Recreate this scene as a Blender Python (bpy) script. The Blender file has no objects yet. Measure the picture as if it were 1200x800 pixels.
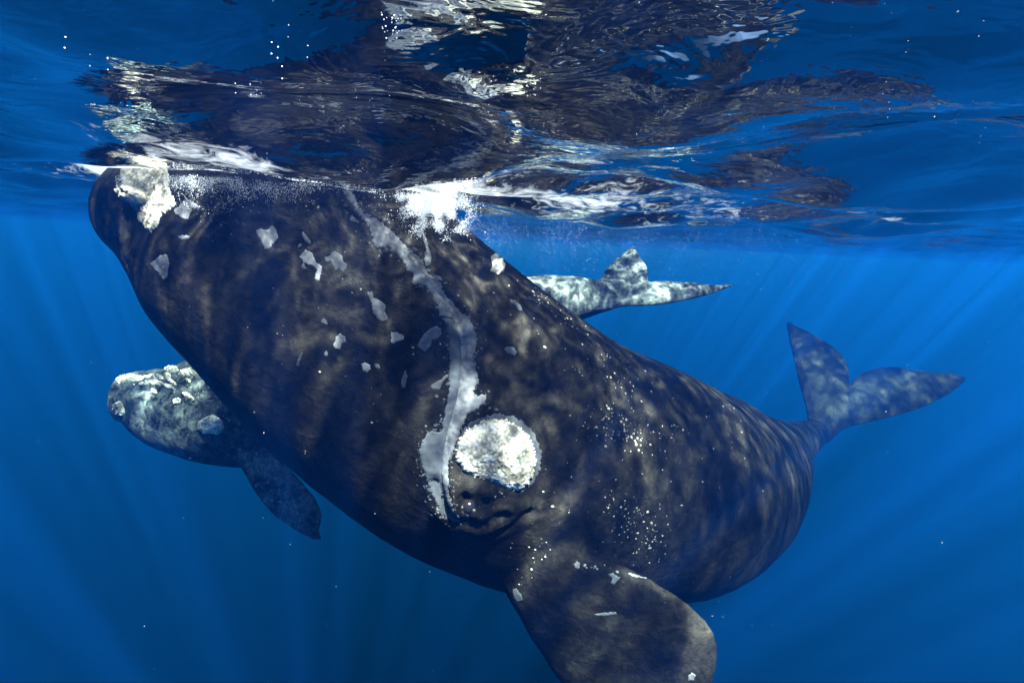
import bpy, bmesh, math, random
import numpy as np
from mathutils import Vector, Matrix, noise as mnoise
from mathutils.bvhtree import BVHTree
from mathutils.geometry import delaunay_2d_cdt

random.seed(7)
rng = np.random.default_rng(7)
scene = bpy.context.scene
coll = scene.collection

# ------------------------------------------------------------------ camera
FPX = 550.0                      # focal length in pixels of a 1200 x 800 picture
CAM_DEPTH = 0.35                 # metres below the mean water level
PITCH, ROLL = math.radians(11.8), math.radians(2.6)
F = np.array([0, math.cos(PITCH), -math.sin(PITCH)])
U0 = np.array([0, math.sin(PITCH), math.cos(PITCH)])
R0 = np.array([1.0, 0, 0])
RV = math.cos(ROLL) * R0 + math.sin(ROLL) * U0
UV = -math.sin(ROLL) * R0 + math.cos(ROLL) * U0
CAM = np.array([0, 0, -CAM_DEPTH])

def ray(px, py):
    return F + (px - 600.0) / FPX * RV + (400.0 - py) / FPX * UV

def at(px, py, z):
    """the point of the place that lies z metres ahead of the camera on that sight line"""
    return CAM + ray(px, py) * z

cam_data = bpy.data.cameras.new('camera')
cam_data.sensor_width = 36.0
cam_data.lens = 36.0 * FPX / 1200.0
cam_data.clip_start = 0.05
cam_data.clip_end = 500.0
cam = bpy.data.objects.new('camera', cam_data)
coll.objects.link(cam)
m = Matrix.Identity(4)
for i in range(3):
    m[i][0], m[i][1], m[i][2], m[i][3] = RV[i], UV[i], -F[i], CAM[i]
cam.matrix_world = m
scene.camera = cam

# ------------------------------------------------------------------ light
SUN_EL = math.radians(61)
SUN_AZ = math.radians(154)      # compass bearing of the sun, clockwise from +Y (the way the camera looks)
world = bpy.data.worlds.new('World')
scene.world = world
world.use_nodes = True
wn = world.node_tree
wn.nodes.clear()
sky = wn.nodes.new('ShaderNodeTexSky')
sky.sky_type = 'NISHITA'
sky.sun_disc = False
sky.sun_elevation = SUN_EL
sky.sun_rotation = SUN_AZ
bg = wn.nodes.new('ShaderNodeBackground')
bg.inputs['Strength'].default_value = 0.06
wo = wn.nodes.new('ShaderNodeOutputWorld')
wn.links.new(sky.outputs[0], bg.inputs['Color'])
wn.links.new(bg.outputs[0], wo.inputs['Surface'])

sd = bpy.data.lights.new('sun', 'SUN')
sd.energy = 5.0
sd.angle = math.radians(2.2)
sd.color = (1.0, 0.97, 0.94)
sun = bpy.data.objects.new('sun', sd)
coll.objects.link(sun)
to_sun = Vector((math.sin(SUN_AZ) * math.cos(SUN_EL), math.cos(SUN_AZ) * math.cos(SUN_EL), math.sin(SUN_EL)))
sun.rotation_euler = to_sun.to_track_quat('Z', 'Y').to_euler()
sun.location = to_sun * 30

scene.view_settings.view_transform = 'Standard'
scene.view_settings.look = 'None'
scene.view_settings.gamma = 1.0
scene.view_settings.exposure = 1.52

scene.render.engine = 'CYCLES'
cy = scene.cycles
cy.max_bounces = 8
cy.diffuse_bounces = 2
cy.glossy_bounces = 3
cy.transmission_bounces = 4
cy.transparent_max_bounces = 10
cy.volume_bounces = 0
cy.sample_clamp_indirect = 6.0
cy.use_denoising = True

# ------------------------------------------------------------------ helpers
def new_mat(name):
    mt = bpy.data.materials.new(name)
    mt.use_nodes = True
    mt.node_tree.nodes.clear()
    return mt, mt.node_tree

def nd(nt, kind, **kw):
    n = nt.nodes.new(kind)
    for k, v in kw.items():
        if k in ('operation', 'blend_type', 'data_type', 'feature', 'noise_dimensions', 'voronoi_dimensions',
                 'attribute_name', 'musgrave_type', 'noise_type', 'normalize', 'distance', 'use_clamp', 'clamp_factor'):
            setattr(n, k, v)
        else:
            n.inputs[k.replace('_', ' ')].default_value = v
    return n

def sock(v, nt, inp):
    if hasattr(v, 'is_linked'):
        nt.links.new(v, inp)
    else:
        inp.default_value = v

def math_n(nt, op, a, b=None, c=None, clamp=False):
    n = nt.nodes.new('ShaderNodeMath')
    n.operation = op
    n.use_clamp = clamp
    for i, v in enumerate((a, b, c)):
        if v is not None:
            sock(v, nt, n.inputs[i])
    return n.outputs[0]

def ramp(nt, fac, stops):
    n = nt.nodes.new('ShaderNodeValToRGB')
    el = n.color_ramp.elements
    while len(el) < len(stops):
        el.new(0.5)
    for e, (p, c) in zip(el, stops):
        e.position = p
        e.color = c if len(c) == 4 else (*c, 1)
    nt.links.new(fac, n.inputs[0])
    return n.outputs[0]

def g(v):
    return (v, v, v, 1)

def noise_n(nt, vec, scale, detail=3, rough=0.55, dist=0.0):
    n = nt.nodes.new('ShaderNodeTexNoise')
    n.inputs['Scale'].default_value = scale
    n.inputs['Detail'].default_value = detail
    n.inputs['Roughness'].default_value = rough
    n.inputs['Distortion'].default_value = dist
    if vec is not None:
        nt.links.new(vec, n.inputs['Vector'])
    return n

def mapped(nt, vec, scale=(1, 1, 1), rot=(0, 0, 0), loc=(0, 0, 0)):
    n = nt.nodes.new('ShaderNodeMapping')
    n.inputs['Scale'].default_value = scale
    n.inputs['Rotation'].default_value = rot
    n.inputs['Location'].default_value = loc
    nt.links.new(vec, n.inputs['Vector'])
    return n.outputs[0]

def mixc(nt, fac, a, b, mode='MIX'):
    n = nt.nodes.new('ShaderNodeMix')
    n.data_type = 'RGBA'
    n.blend_type = mode
    sock(fac, nt, n.inputs[0])
    sock(a, nt, n.inputs[6])
    sock(b, nt, n.inputs[7])
    return n.outputs[2]

def link_mesh(name, verts, faces, mat, parent=None, smooth=True, base=None):
    me = bpy.data.meshes.new(name)
    v = np.asarray(verts, dtype=float)
    if base is not None:
        v = v - base
    me.from_pydata(v.tolist(), [], [tuple(int(i) for i in f) for f in faces])
    me.validate()
    if smooth:
        me.polygons.foreach_set('use_smooth', [True] * len(me.polygons))
    me.update()
    if mat is not None:
        me.materials.append(mat)
    o = bpy.data.objects.new(name, me)
    coll.objects.link(o)
    if parent is not None:
        o.parent = parent
    return o

def thing(name, label, cat, loc):
    o = bpy.data.objects.new(name, None)
    o.empty_display_size = 0.3
    coll.objects.link(o)
    o.location = loc
    o['label'] = label
    o['category'] = cat
    return o

def pchip(x, y, q):
    """smooth interpolation through the points y at x (Catmull-Rom on uneven knots)"""
    x, y, q = np.asarray(x, float), np.asarray(y, float), np.asarray(q, float)
    if y.ndim == 1:
        y = y[:, None]
    d = np.gradient(y, x, axis=0)
    i = np.clip(np.searchsorted(x, q) - 1, 0, len(x) - 2)
    h = (x[i + 1] - x[i])[:, None]
    t = ((q - x[i]) / (x[i + 1] - x[i]))[:, None]
    return ((2*t**3 - 3*t**2 + 1) * y[i] + (t**3 - 2*t**2 + t) * h * d[i]
            + (-2*t**3 + 3*t**2) * y[i + 1] + (t**3 - t**2) * h * d[i + 1])

def in_poly(pts, poly):
    pts, poly = np.asarray(pts, float), np.asarray(poly, float)
    inside = np.zeros(len(pts), bool)
    x, y = pts[:, 0], pts[:, 1]
    j = len(poly) - 1
    for i in range(len(poly)):
        xi, yi = poly[i]
        xj, yj = poly[j]
        c = ((yi > y) != (yj > y)) & (x < (xj - xi) * (y - yi) / ((yj - yi) or 1e-12) + xi)
        inside ^= c
        j = i
    return inside

def edge_dist(pts, poly):
    pts, poly = np.asarray(pts, float), np.asarray(poly, float)
    best = np.full(len(pts), 1e9)
    for i in range(len(poly)):
        a, b = poly[i], poly[(i + 1) % len(poly)]
        ab = b - a
        t = np.clip(((pts - a) @ ab) / max(ab @ ab, 1e-12), 0, 1)
        best = np.minimum(best, np.hypot(*(pts - (a + t[:, None] * ab)).T))
    return best

def rough_outline(poly, step, amp, seed=0, smooth=False):
    """resample a closed outline every `step` and fray it by `amp`"""
    r = random.Random(seed)
    poly = [tuple(p) for p in poly]
    if smooth:
        n = len(poly)
        q = []
        for i in range(n):
            p0, p1, p2, p3 = (np.array(poly[(i + k) % n], float) for k in (-1, 0, 1, 2))
            for t in (0, .25, .5, .75):
                q.append(tuple(0.5 * ((2*p1) + (-p0+p2)*t + (2*p0-5*p1+4*p2-p3)*t*t + (-p0+3*p1-3*p2+p3)*t**3)))
        poly = q
    out = []
    for i in range(len(poly)):
        a, b = np.array(poly[i], float), np.array(poly[(i + 1) % len(poly)], float)
        L = np.hypot(*(b - a))
        k = max(1, int(round(L / step)))
        nrm = np.array([-(b - a)[1], (b - a)[0]]) / max(L, 1e-9)
        for s in range(k):
            out.append(a + (b - a) * s / k + nrm * r.uniform(-amp, amp))
    return np.array(out)

def tri_fill(outline, step, seed=0):
    """triangulate the inside of an outline with an even scatter of inner points"""
    r = np.random.default_rng(seed)
    lo, hi = outline.min(0), outline.max(0)
    gx, gy = np.meshgrid(np.arange(lo[0], hi[0], step), np.arange(lo[1], hi[1], step))
    p = np.c_[gx.ravel(), gy.ravel()]
    p = p + r.uniform(-.3, .3, p.shape) * step
    p = p[in_poly(p, outline)]
    if len(p):
        p = p[edge_dist(p, outline) > step * 0.45]
    n = len(outline)
    allp = [Vector(q) for q in np.vstack([outline, p])] if len(p) else [Vector(q) for q in outline]
    vs, es, fs, *_ = delaunay_2d_cdt(allp, [], [list(range(n))], 1, 1e-6)
    return np.array([tuple(v) for v in vs]), [list(f) for f in fs]

def tri_soup_from(o):
    """world BVH of an object without rotation"""
    me = o.data
    n = len(me.vertices)
    co = np.empty(n * 3)
    me.vertices.foreach_get('co', co)
    co = co.reshape(-1, 3)
    return co

# ------------------------------------------------------------------ the sea surface
wave_list = []
_r = random.Random(3)
for k in range(46):
    lam = 0.22 * (1.115 ** k)                   # 0.22 m to about 29 m
    a = lam * _r.uniform(0.0035, 0.0085) * (0.5 + 0.5 * min(1, max(0, (lam - .25) / .5))) * (1.7 if .4 < lam < 1.3 else 1.0) * (1.0 if lam < 2.5 else 2.5 / lam)
    th = _r.gauss(math.radians(70), 0.75)
    wave_list.append((a, 2 * math.pi / lam * math.cos(th), 2 * math.pi / lam * math.sin(th), _r.uniform(0, 6.283)))

def sea(x, y):
    h = np.zeros_like(x)
    for a, kx, ky, p in wave_list:
        h = h + a * np.sin(kx * x + ky * y + p)
    return h

GOBO_SHIFT = (15.2, 2.9, 0.0)  # shifts the painted light patches: head and callosity bright, rear flank dim
def build_sea():
    n, k, half = 540, 4.6, 95.0
    u = np.linspace(-1, 1, n)
    s = half / math.sinh(k) * np.sinh(k * u)
    X, Y = np.meshgrid(s, s + 2.5)
    cell = np.maximum(np.gradient(s)[None, :] * np.ones((n, 1)), np.gradient(s)[:, None] * np.ones((1, n)))
    H = np.zeros_like(X)
    for a, kx, ky, p in wave_list:
        lam = 2 * math.pi / math.hypot(kx, ky)
        H += a * np.sin(kx * X + ky * Y + p) * np.clip((lam / cell - 2.5) / 3, 0, 1)
    co = np.c_[X.ravel(), Y.ravel(), H.ravel()]
    me = bpy.data.meshes.new('water_surface')
    i = np.arange(n * n).reshape(n, n)
    q = np.stack([i[:-1, :-1], i[:-1, 1:], i[1:, 1:], i[1:, :-1]], -1).reshape(-1, 4)
    me.vertices.add(len(co))
    me.vertices.foreach_set('co', co.ravel())
    me.loops.add(q.size)
    me.loops.foreach_set('vertex_index', q.ravel())
    me.polygons.add(len(q))
    me.polygons.foreach_set('loop_start', np.arange(len(q)) * 4)
    me.update(calc_edges=True)
    me.polygons.foreach_set('use_smooth', [True] * len(q))
    o = bpy.data.objects.new('water_surface', me)
    coll.objects.link(o)
    o['kind'] = 'structure'
    o['label'] = 'rippled underside of the sea surface mirroring the whales'
    mt, nt = new_mat('sea_water_surface')
    geo = nt.nodes.new('ShaderNodeNewGeometry')
    pos = geo.outputs['Position']
    # small ripples
    r1 = noise_n(nt, mapped(nt, pos, (1.0, 1.5, 1.0)), 5.0, 3, 0.5, 0.6)
    r2 = noise_n(nt, mapped(nt, pos, (1.0, 1.4, 1.0)), 19.0, 2, 0.5, 0.3)
    hsum = math_n(nt, 'ADD', math_n(nt, 'MULTIPLY', r1.outputs[0], 0.009), math_n(nt, 'MULTIPLY', r2.outputs[0], 0.0007))
    bump = nt.nodes.new('ShaderNodeBump')
    bump.inputs['Strength'].default_value = 1.0
    bump.inputs['Distance'].default_value = 1.0
    nt.links.new(hsum, bump.inputs['Height'])
    fr = nt.nodes.new('ShaderNodeFresnel')
    fr.inputs['IOR'].default_value = 1.333
    nt.links.new(bump.outputs[0], fr.inputs['Normal'])
    # caustic light painted into the transparent colour as a gobo: bright net, dim cells
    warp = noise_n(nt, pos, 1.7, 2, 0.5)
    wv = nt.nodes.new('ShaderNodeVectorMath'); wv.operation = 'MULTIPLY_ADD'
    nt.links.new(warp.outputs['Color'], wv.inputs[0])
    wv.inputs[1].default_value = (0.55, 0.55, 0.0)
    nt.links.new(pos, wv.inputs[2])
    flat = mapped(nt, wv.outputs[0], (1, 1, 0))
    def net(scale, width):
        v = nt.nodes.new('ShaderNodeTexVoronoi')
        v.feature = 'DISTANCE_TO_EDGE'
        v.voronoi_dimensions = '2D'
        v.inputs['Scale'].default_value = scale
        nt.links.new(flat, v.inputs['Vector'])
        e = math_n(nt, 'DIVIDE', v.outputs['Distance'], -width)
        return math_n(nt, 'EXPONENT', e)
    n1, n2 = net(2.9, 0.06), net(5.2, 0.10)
    big = noise_n(nt, mapped(nt, pos, (1, 1, 0), (0, 0, 0), GOBO_SHIFT), 0.9, 3, 0.55, 0.8)
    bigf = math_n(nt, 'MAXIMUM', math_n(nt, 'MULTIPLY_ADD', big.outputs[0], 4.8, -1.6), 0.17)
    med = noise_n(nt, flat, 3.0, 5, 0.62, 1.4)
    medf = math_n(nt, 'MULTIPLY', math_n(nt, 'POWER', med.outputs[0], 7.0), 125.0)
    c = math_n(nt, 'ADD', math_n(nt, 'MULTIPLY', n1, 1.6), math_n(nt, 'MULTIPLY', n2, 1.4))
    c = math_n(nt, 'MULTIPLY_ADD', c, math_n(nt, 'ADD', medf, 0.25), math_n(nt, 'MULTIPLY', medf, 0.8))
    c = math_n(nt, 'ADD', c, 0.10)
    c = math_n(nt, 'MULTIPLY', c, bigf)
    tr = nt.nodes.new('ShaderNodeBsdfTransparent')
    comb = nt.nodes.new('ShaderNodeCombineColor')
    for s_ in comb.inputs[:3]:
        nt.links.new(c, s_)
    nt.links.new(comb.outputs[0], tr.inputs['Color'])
    gl = nt.nodes.new('ShaderNodeBsdfGlossy')
    gl.inputs['Roughness'].default_value = 0.02
    nt.links.new(bump.outputs[0], gl.inputs['Normal'])
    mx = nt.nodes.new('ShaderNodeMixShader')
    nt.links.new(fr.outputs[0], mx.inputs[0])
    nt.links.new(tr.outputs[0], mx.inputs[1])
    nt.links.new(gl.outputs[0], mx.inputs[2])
    # thin foam on churned water, its white also painting in the waterline glare
    at_ = nt.nodes.new('ShaderNodeAttribute'); at_.attribute_name = 'foam'
    f1 = noise_n(nt, mapped(nt, pos, (1.0, 1.0, 1.0)), 7.5, 7, 0.66, 1.1)
    f2 = noise_n(nt, mapped(nt, pos, (1.0, 1.0, 1.0)), 1.6, 3, 0.5, 0.4)
    fs = math_n(nt, 'MULTIPLY_ADD', at_.outputs['Fac'], 0.62, math_n(nt, 'MULTIPLY_ADD', f2.outputs[0], 0.35, math_n(nt, 'MULTIPLY', f1.outputs[0], 0.75)))
    fm = ramp(nt, fs, [(0.80, g(0)), (0.93, g(0.45)), (1.0, g(0.78))])
    fd = nt.nodes.new('ShaderNodeBsdfDiffuse'); fd.inputs['Color'].default_value = (0.8, 0.82, 0.84, 1)
    ft = nt.nodes.new('ShaderNodeBsdfTranslucent'); ft.inputs['Color'].default_value = (0.8, 0.82, 0.84, 1)
    fmix = nt.nodes.new('ShaderNodeMixShader'); fmix.inputs[0].default_value = 0.6
    nt.links.new(fd.outputs[0], fmix.inputs[1]); nt.links.new(ft.outputs[0], fmix.inputs[2])
    m3 = nt.nodes.new('ShaderNodeMixShader')
    on_ = math_n(nt, 'MULTIPLY', fm, math_n(nt, 'MULTIPLY', at_.outputs['Fac'], 6.0, clamp=True))
    nt.links.new(on_, m3.inputs[0])
    nt.links.new(mx.outputs[0], m3.inputs[1]); nt.links.new(fmix.outputs[0], m3.inputs[2])
    out = nt.nodes.new('ShaderNodeOutputMaterial')
    nt.links.new(m3.outputs[0], out.inputs['Surface'])
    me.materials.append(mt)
    return o

SEA = build_sea()

def build_water_body():
    lo, hi = (-110, -100, -62), (110, 110, 1.4)
    v = [(x, y, z) for x in (lo[0], hi[0]) for y in (lo[1], hi[1]) for z in (lo[2], hi[2])]
    f = [(0, 1, 3, 2), (4, 6, 7, 5), (0, 4, 5, 1), (2, 3, 7, 6), (0, 2, 6, 4), (1, 5, 7, 3)]
    mt, nt = new_mat('blue_sea_water')
    pv = nt.nodes.new('ShaderNodeVolumePrincipled')
    pv.inputs['Color'].default_value = (0.003, 0.085, 0.50, 1)
    pv.inputs['Density'].default_value = 0.066
    pv.inputs['Anisotropy'].default_value = 0.6
    pv.inputs['Absorption Color'].default_value = (0.08, 0.5, 0.9, 1)
    out = nt.nodes.new('ShaderNodeOutputMaterial')
    nt.links.new(pv.outputs[0], out.inputs['Volume'])
    o = link_mesh('haze', v, f, mt, smooth=False)
    o['kind'] = 'stuff'
    o['label'] = 'blue sea water that far things fade into'
    return o

build_water_body()

# ------------------------------------------------------------------ materials of the whales
def skin_material(name, dark, light, fleck, bump_amt=0.022):
    mt, nt = new_mat(name)
    tc = nt.nodes.new('ShaderNodeTexCoord')
    ob = tc.outputs['Object']
    a = noise_n(nt, ob, 1.1, 5, 0.60, 0.6)
    b = noise_n(nt, ob, 6.0, 6, 0.64, 0.35)
    c = noise_n(nt, ob, 24, 5, 0.62, 0.1)
    s = math_n(nt, 'MULTIPLY_ADD', b.outputs[0], 0.62, math_n(nt, 'MULTIPLY', a.outputs[0], 0.5))
    s = math_n(nt, 'MULTIPLY_ADD', math_n(nt, 'SUBTRACT', c.outputs[0], 0.5), 0.34, s)
    col = ramp(nt, s, [(0.48, dark), (0.60, tuple(0.62 * d + 0.38 * l for d, l in zip(dark, light))), (0.72, light), (0.84, tuple(1.7 * l for l in light))])
    # faint scuffs where old skin is coming away
    v = noise_n(nt, mapped(nt, ob, (1, 1, 1)), 15, 6, 0.7, 1.4)
    fl = ramp(nt, v.outputs[0], [(0.66, g(0)), (0.76, g(1))])
    col = mixc(nt, math_n(nt, 'MULTIPLY', fl, 0.35), col, fleck)
    bs = nt.nodes.new('ShaderNodeBsdfPrincipled')
    nt.links.new(col, bs.inputs['Base Color'])
    bs.inputs['Roughness'].default_value = 0.5
    bs.inputs['Specular IOR Level'].default_value = 0.035
    w = noise_n(nt, mapped(nt, ob, (1.0, 1.0, 1.0)), 13, 6, 0.62, 0.3)
    hs = math_n(nt, 'ADD', math_n(nt, 'MULTIPLY', w.outputs[0], 0.7), math_n(nt, 'MULTIPLY', b.outputs[0], 1.0))
    bump = nt.nodes.new('ShaderNodeBump')
    bump.inputs['Strength'].default_value = 0.8
    bump.inputs['Distance'].default_value = bump_amt
    nt.links.new(hs, bump.inputs['Height'])
    nt.links.new(bump.outputs[0], bs.inputs['Normal'])
    out = nt.nodes.new('ShaderNodeOutputMaterial')
    nt.links.new(bs.outputs[0], out.inputs['Surface'])
    return mt

def crust_material(name, base, dirt, scale=26, rough=0.8, bump_d=0.02, amount=0.5, alpha_noise=None):
    mt, nt = new_mat(name)
    tc = nt.nodes.new('ShaderNodeTexCoord')
    ob = tc.outputs['Object']
    v = nt.nodes.new('ShaderNodeTexVoronoi')
    v.inputs['Scale'].default_value = scale
    nt.links.new(ob, v.inputs['Vector'])
    n = noise_n(nt, ob, scale * 0.22, 6, 0.72)
    k = math_n(nt, 'ADD', math_n(nt, 'MULTIPLY', v.outputs['Distance'], 0.22), math_n(nt, 'MULTIPLY', n.outputs[0], 0.98))
    f = ramp(nt, k, [(0.50, g(0)), (0.70, g(1))])
    col = mixc(nt, math_n(nt, 'MULTIPLY', f, amount), base, dirt)
    bs = nt.nodes.new('ShaderNodeBsdfPrincipled')
    nt.links.new(col, bs.inputs['Base Color'])
    bs.inputs['Roughness'].default_value = rough
    bs.inputs['Specular IOR Level'].default_value = 0.05
    bump = nt.nodes.new('ShaderNodeBump')
    bump.inputs['Distance'].default_value = bump_d
    bump.inputs['Strength'].default_value = 1.0
    nt.links.new(math_n(nt, 'SUBTRACT', 1.0, k), bump.inputs['Height'])
    nt.links.new(bump.outputs[0], bs.inputs['Normal'])
    out = nt.nodes.new('ShaderNodeOutputMaterial')
    nt.links.new(bs.outputs[0], out.inputs['Surface'])
    return mt

SKIN = skin_material('whale_skin', (0.0032, 0.0029, 0.0026), (0.0135, 0.0118, 0.0094), (0.026, 0.023, 0.020, 1))
CALF_SKIN = skin_material('calf_skin', (0.006, 0.008, 0.008), (0.115, 0.130, 0.127), (0.28, 0.30, 0.29, 1))
CALLOSITY = crust_material('callosity', (0.46, 0.43, 0.35, 1), (0.11, 0.095, 0.065, 1), 40, 0.85, 0.014, 0.9)
PEEL = crust_material('peeling_skin', (0.105, 0.108, 0.117, 1), (0.030, 0.031, 0.034, 1), 22, 0.7, 0.006, 0.75)
PEEL_THIN = crust_material('thin_peeling_skin', (0.055, 0.060, 0.067, 1), (0.018, 0.019, 0.021, 1), 18, 0.7, 0.006, 0.7)
LICE = crust_material('whale_lice', (0.15, 0.145, 0.125, 1), (0.08, 0.075, 0.065, 1), 60, 0.7, 0.002, 0.4)

def plain_material(name, col, rough, spec=0.5):
    mt, nt = new_mat(name)
    bs = nt.nodes.new('ShaderNodeBsdfPrincipled')
    tc = nt.nodes.new('ShaderNodeTexCoord')
    n = noise_n(nt, tc.outputs['Object'], 40, 3)
    nt.links.new(mixc(nt, n.outputs[0], tuple(c * 0.75 for c in col[:3]) + (1,), tuple(min(1, c * 1.2) for c in col[:3]) + (1,)), bs.inputs['Base Color'])
    bs.inputs['Roughness'].default_value = rough
    bs.inputs['Specular IOR Level'].default_value = spec
    out = nt.nodes.new('ShaderNodeOutputMaterial')
    nt.links.new(bs.outputs[0], out.inputs['Surface'])
    return mt

EYE = plain_material('whale_eye', (0.015, 0.012, 0.010, 1), 0.15, 0.6)

# ------------------------------------------------------------------ whale bodies
def loft(pairs, fat=0.92, nst=150, nring=88, roll=0.0, square=2.1, nose=0.25):
    """a body between its back line and its belly line; each station (back x, back y, belly x, belly y, distance)"""
    cen, rad, dor = [], [], []
    for bx, by, vx, vy, z in pairs:
        rb, rv = ray(bx, by), ray(vx, vy)
        rb, rv = rb / np.linalg.norm(rb), rv / np.linalg.norm(rv)
        half = 0.5 * math.acos(min(1, rb @ rv))
        d = rb + rv
        d = d / (d @ F)
        c = CAM + d * z
        cen.append(c)
        dv = ray(bx, by) - ray(vx, vy)
        dv -= d * (dv @ d) / (d @ d)
        dor.append(dv / np.linalg.norm(dv))
        rad.append(np.linalg.norm(c - CAM) * math.sin(half))
    cen, rad = np.array(cen), np.array(rad)
    s = np.r_[0, np.cumsum(np.linalg.norm(np.diff(cen, axis=0), axis=1))]
    # the ends are drawn in round
    q = np.linspace(0, 1, nst)
    q = s[-1] * (0.5 - 0.5 * np.cos(np.pi * q)) * 0.5 + s[-1] * q * 0.5
    C = pchip(s, cen, q)
    Rr = pchip(s, rad, q)[:, 0]
    DD = pchip(s, np.array(dor), q)
    T = np.gradient(C, q, axis=0)
    T /= np.linalg.norm(T, axis=1)[:, None]
    fatq = pchip(s, np.asarray(fat, float) if np.ndim(fat) else np.full(len(s), fat), q)[:, 0]
    verts = []
    ang = np.linspace(0, 2 * np.pi, nring, endpoint=False)
    for i in range(nst):
        view = C[i] - CAM
        view /= np.linalg.norm(view)
        D = DD[i] / np.linalg.norm(DD[i])
        L = np.cross(T[i], D)
        L /= np.linalg.norm(L)
        if roll == 'view':
            L = view
        ca, sa = np.cos(ang), np.sin(ang)
        ex = 2.0 / square
        a = np.sign(ca) * np.abs(ca) ** ex
        b = np.sign(sa) * np.abs(sa) ** ex
        verts.append(C[i] + Rr[i] * (a[:, None] * D + fatq[i] * b[:, None] * L))
    V = np.vstack(verts)
    faces = []
    for i in range(nst - 1):
        for j in range(nring):
            k = (j + 1) % nring
            faces.append((i * nring + j, i * nring + k, (i + 1) * nring + k, (i + 1) * nring + j))
    n0 = len(V)
    V = np.vstack([V, C[0] + (C[0] - C[1]), C[-1] + (C[-1] - C[-2])])
    for j in range(nring):
        k = (j + 1) % nring
        faces.append((n0, k, j))
        b0 = (nst - 1) * nring
        faces.append((n0 + 1, b0 + j, b0 + k))
    return V, faces, C, Rr, s[-1]

def plate(outline_px, plane, tmax, width, edge=0.02, step_px=6, seed=0, bend=None):
    """a fin: outline seen from the camera laid into the plane through three points, with a lens-shaped thickness"""
    p0, p1, p2 = (np.asarray(p, float) for p in plane)
    nrm = np.cross(p1 - p0, p2 - p0)
    nrm /= np.linalg.norm(nrm)
    e1 = (p1 - p0) / np.linalg.norm(p1 - p0)
    e2 = np.cross(nrm, e1)
    out = rough_outline(outline_px, step_px, 0, seed, smooth=True)
    P = []
    for x, y in out:
        d = ray(x, y)
        t = ((p0 - CAM) @ nrm) / (d @ nrm)
        P.append(CAM + d * t)
    P = np.array(P) - p0
    o2 = np.c_[P @ e1, P @ e2]
    size = np.median(np.linalg.norm(np.diff(o2, axis=0), axis=1))
    v2, fs = tri_fill(o2, max(size * 1.2, 0.05), seed)
    d = edge_dist(v2, o2)
    d[:len(o2)] = 0
    w = np.clip(d / width, 0, 1)
    th = edge + (tmax - edge) * np.sqrt(1 - (1 - w) ** 2)
    mid = p0 + v2[:, :1] * e1 + v2[:, 1:] * e2
    if bend is not None:
        mid = mid + nrm * np.array([bend(a, b) for a, b in v2])[:, None]
    top, bot = mid + nrm * th[:, None], mid - nrm * th[:, None]
    n = len(v2)
    faces = [tuple(f) for f in fs] + [tuple(i + n for i in reversed(f)) for f in fs]
    # side wall along the border edges
    cnt = {}
    for f in fs:
        for a, b in zip(f, f[1:] + f[:1]):
            cnt[(a, b)] = 1
    for a, b in list(cnt):
        if (b, a) not in cnt:
            faces.append((b, a, a + n, b + n))
    return np.vstack([top, bot]), faces

def fuse(name, pieces, voxel, base, mat, parent, smooth_it=5):
    """one continuous skin over overlapping pieces"""
    me = bpy.data.meshes.new(name)
    vs, fs, o = [], [], 0
    for v, f in pieces:
        vs.append(np.asarray(v) - base)
        fs += [tuple(i + o for i in q) for q in f]
        o += len(v)
    me.from_pydata(np.vstack(vs).tolist(), [], fs)
    bm = bmesh.new(); bm.from_mesh(me)
    bmesh.ops.recalc_face_normals(bm, faces=bm.faces)
    bm.to_mesh(me); bm.free()
    tmp = bpy.data.objects.new(name, me)
    coll.objects.link(tmp)
    md = tmp.modifiers.new('skin', 'REMESH'); md.mode = 'VOXEL'; md.voxel_size = voxel
    sm = tmp.modifiers.new('even', 'SMOOTH'); sm.factor = 0.5; sm.iterations = smooth_it
    dg = bpy.context.evaluated_depsgraph_get()
    ev = tmp.evaluated_get(dg)
    new = bpy.data.meshes.new_from_object(ev, depsgraph=dg)
    bpy.data.objects.remove(tmp, do_unlink=True)
    bpy.data.meshes.remove(me)
    new.name = name
    new.materials.clear()
    new.materials.append(mat)
    new.polygons.foreach_set('use_smooth', [True] * len(new.polygons))
    ob = bpy.data.objects.new(name, new)
    coll.objects.link(ob)
    ob.parent = parent
    return ob

def mesh_np(o):
    me = o.data
    n = len(me.vertices)
    co = np.empty(n * 3); me.vertices.foreach_get('co', co)
    no = np.empty(n * 3); me.vertices.foreach_get('normal', no)
    return co.reshape(-1, 3), no.reshape(-1, 3)

def set_co(o, co):
    o.data.vertices.foreach_set('co', co.ravel())
    o.data.update()

def bvh_of(o, base):
    me = o.data
    me.calc_loop_triangles()
    co, _ = mesh_np(o)
    return BVHTree.FromPolygons([Vector(c) for c in (co + base)], [tuple(p.vertices) for p in me.polygons])

def cast(bvh, px, py):
    d = Vector(ray(px, py)).normalized()
    loc, nrm, i, dist = bvh.ray_cast(Vector(CAM), d)
    return (np.array(loc), np.array(nrm)) if loc is not None else (None, None)

def polyline3(bvh, pts, n=60):
    pts = np.array(pts, float)
    s = np.r_[0, np.cumsum(np.hypot(*np.diff(pts, axis=0).T))]
    q = pchip(s, pts, np.linspace(0, s[-1], n))
    r = [cast(bvh, *p)[0] for p in q]
    return np.array([p for p in r if p is not None])

def dist_to(co, line):
    best = np.full(len(co), 1e9)
    for a, b in zip(line[:-1], line[1:]):
        ab = b - a
        t = np.clip(((co - a) @ ab) / max(ab @ ab, 1e-12), 0, 1)
        best = np.minimum(best, np.linalg.norm(co - (a + t[:, None] * ab), axis=1))
    return best

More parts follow.
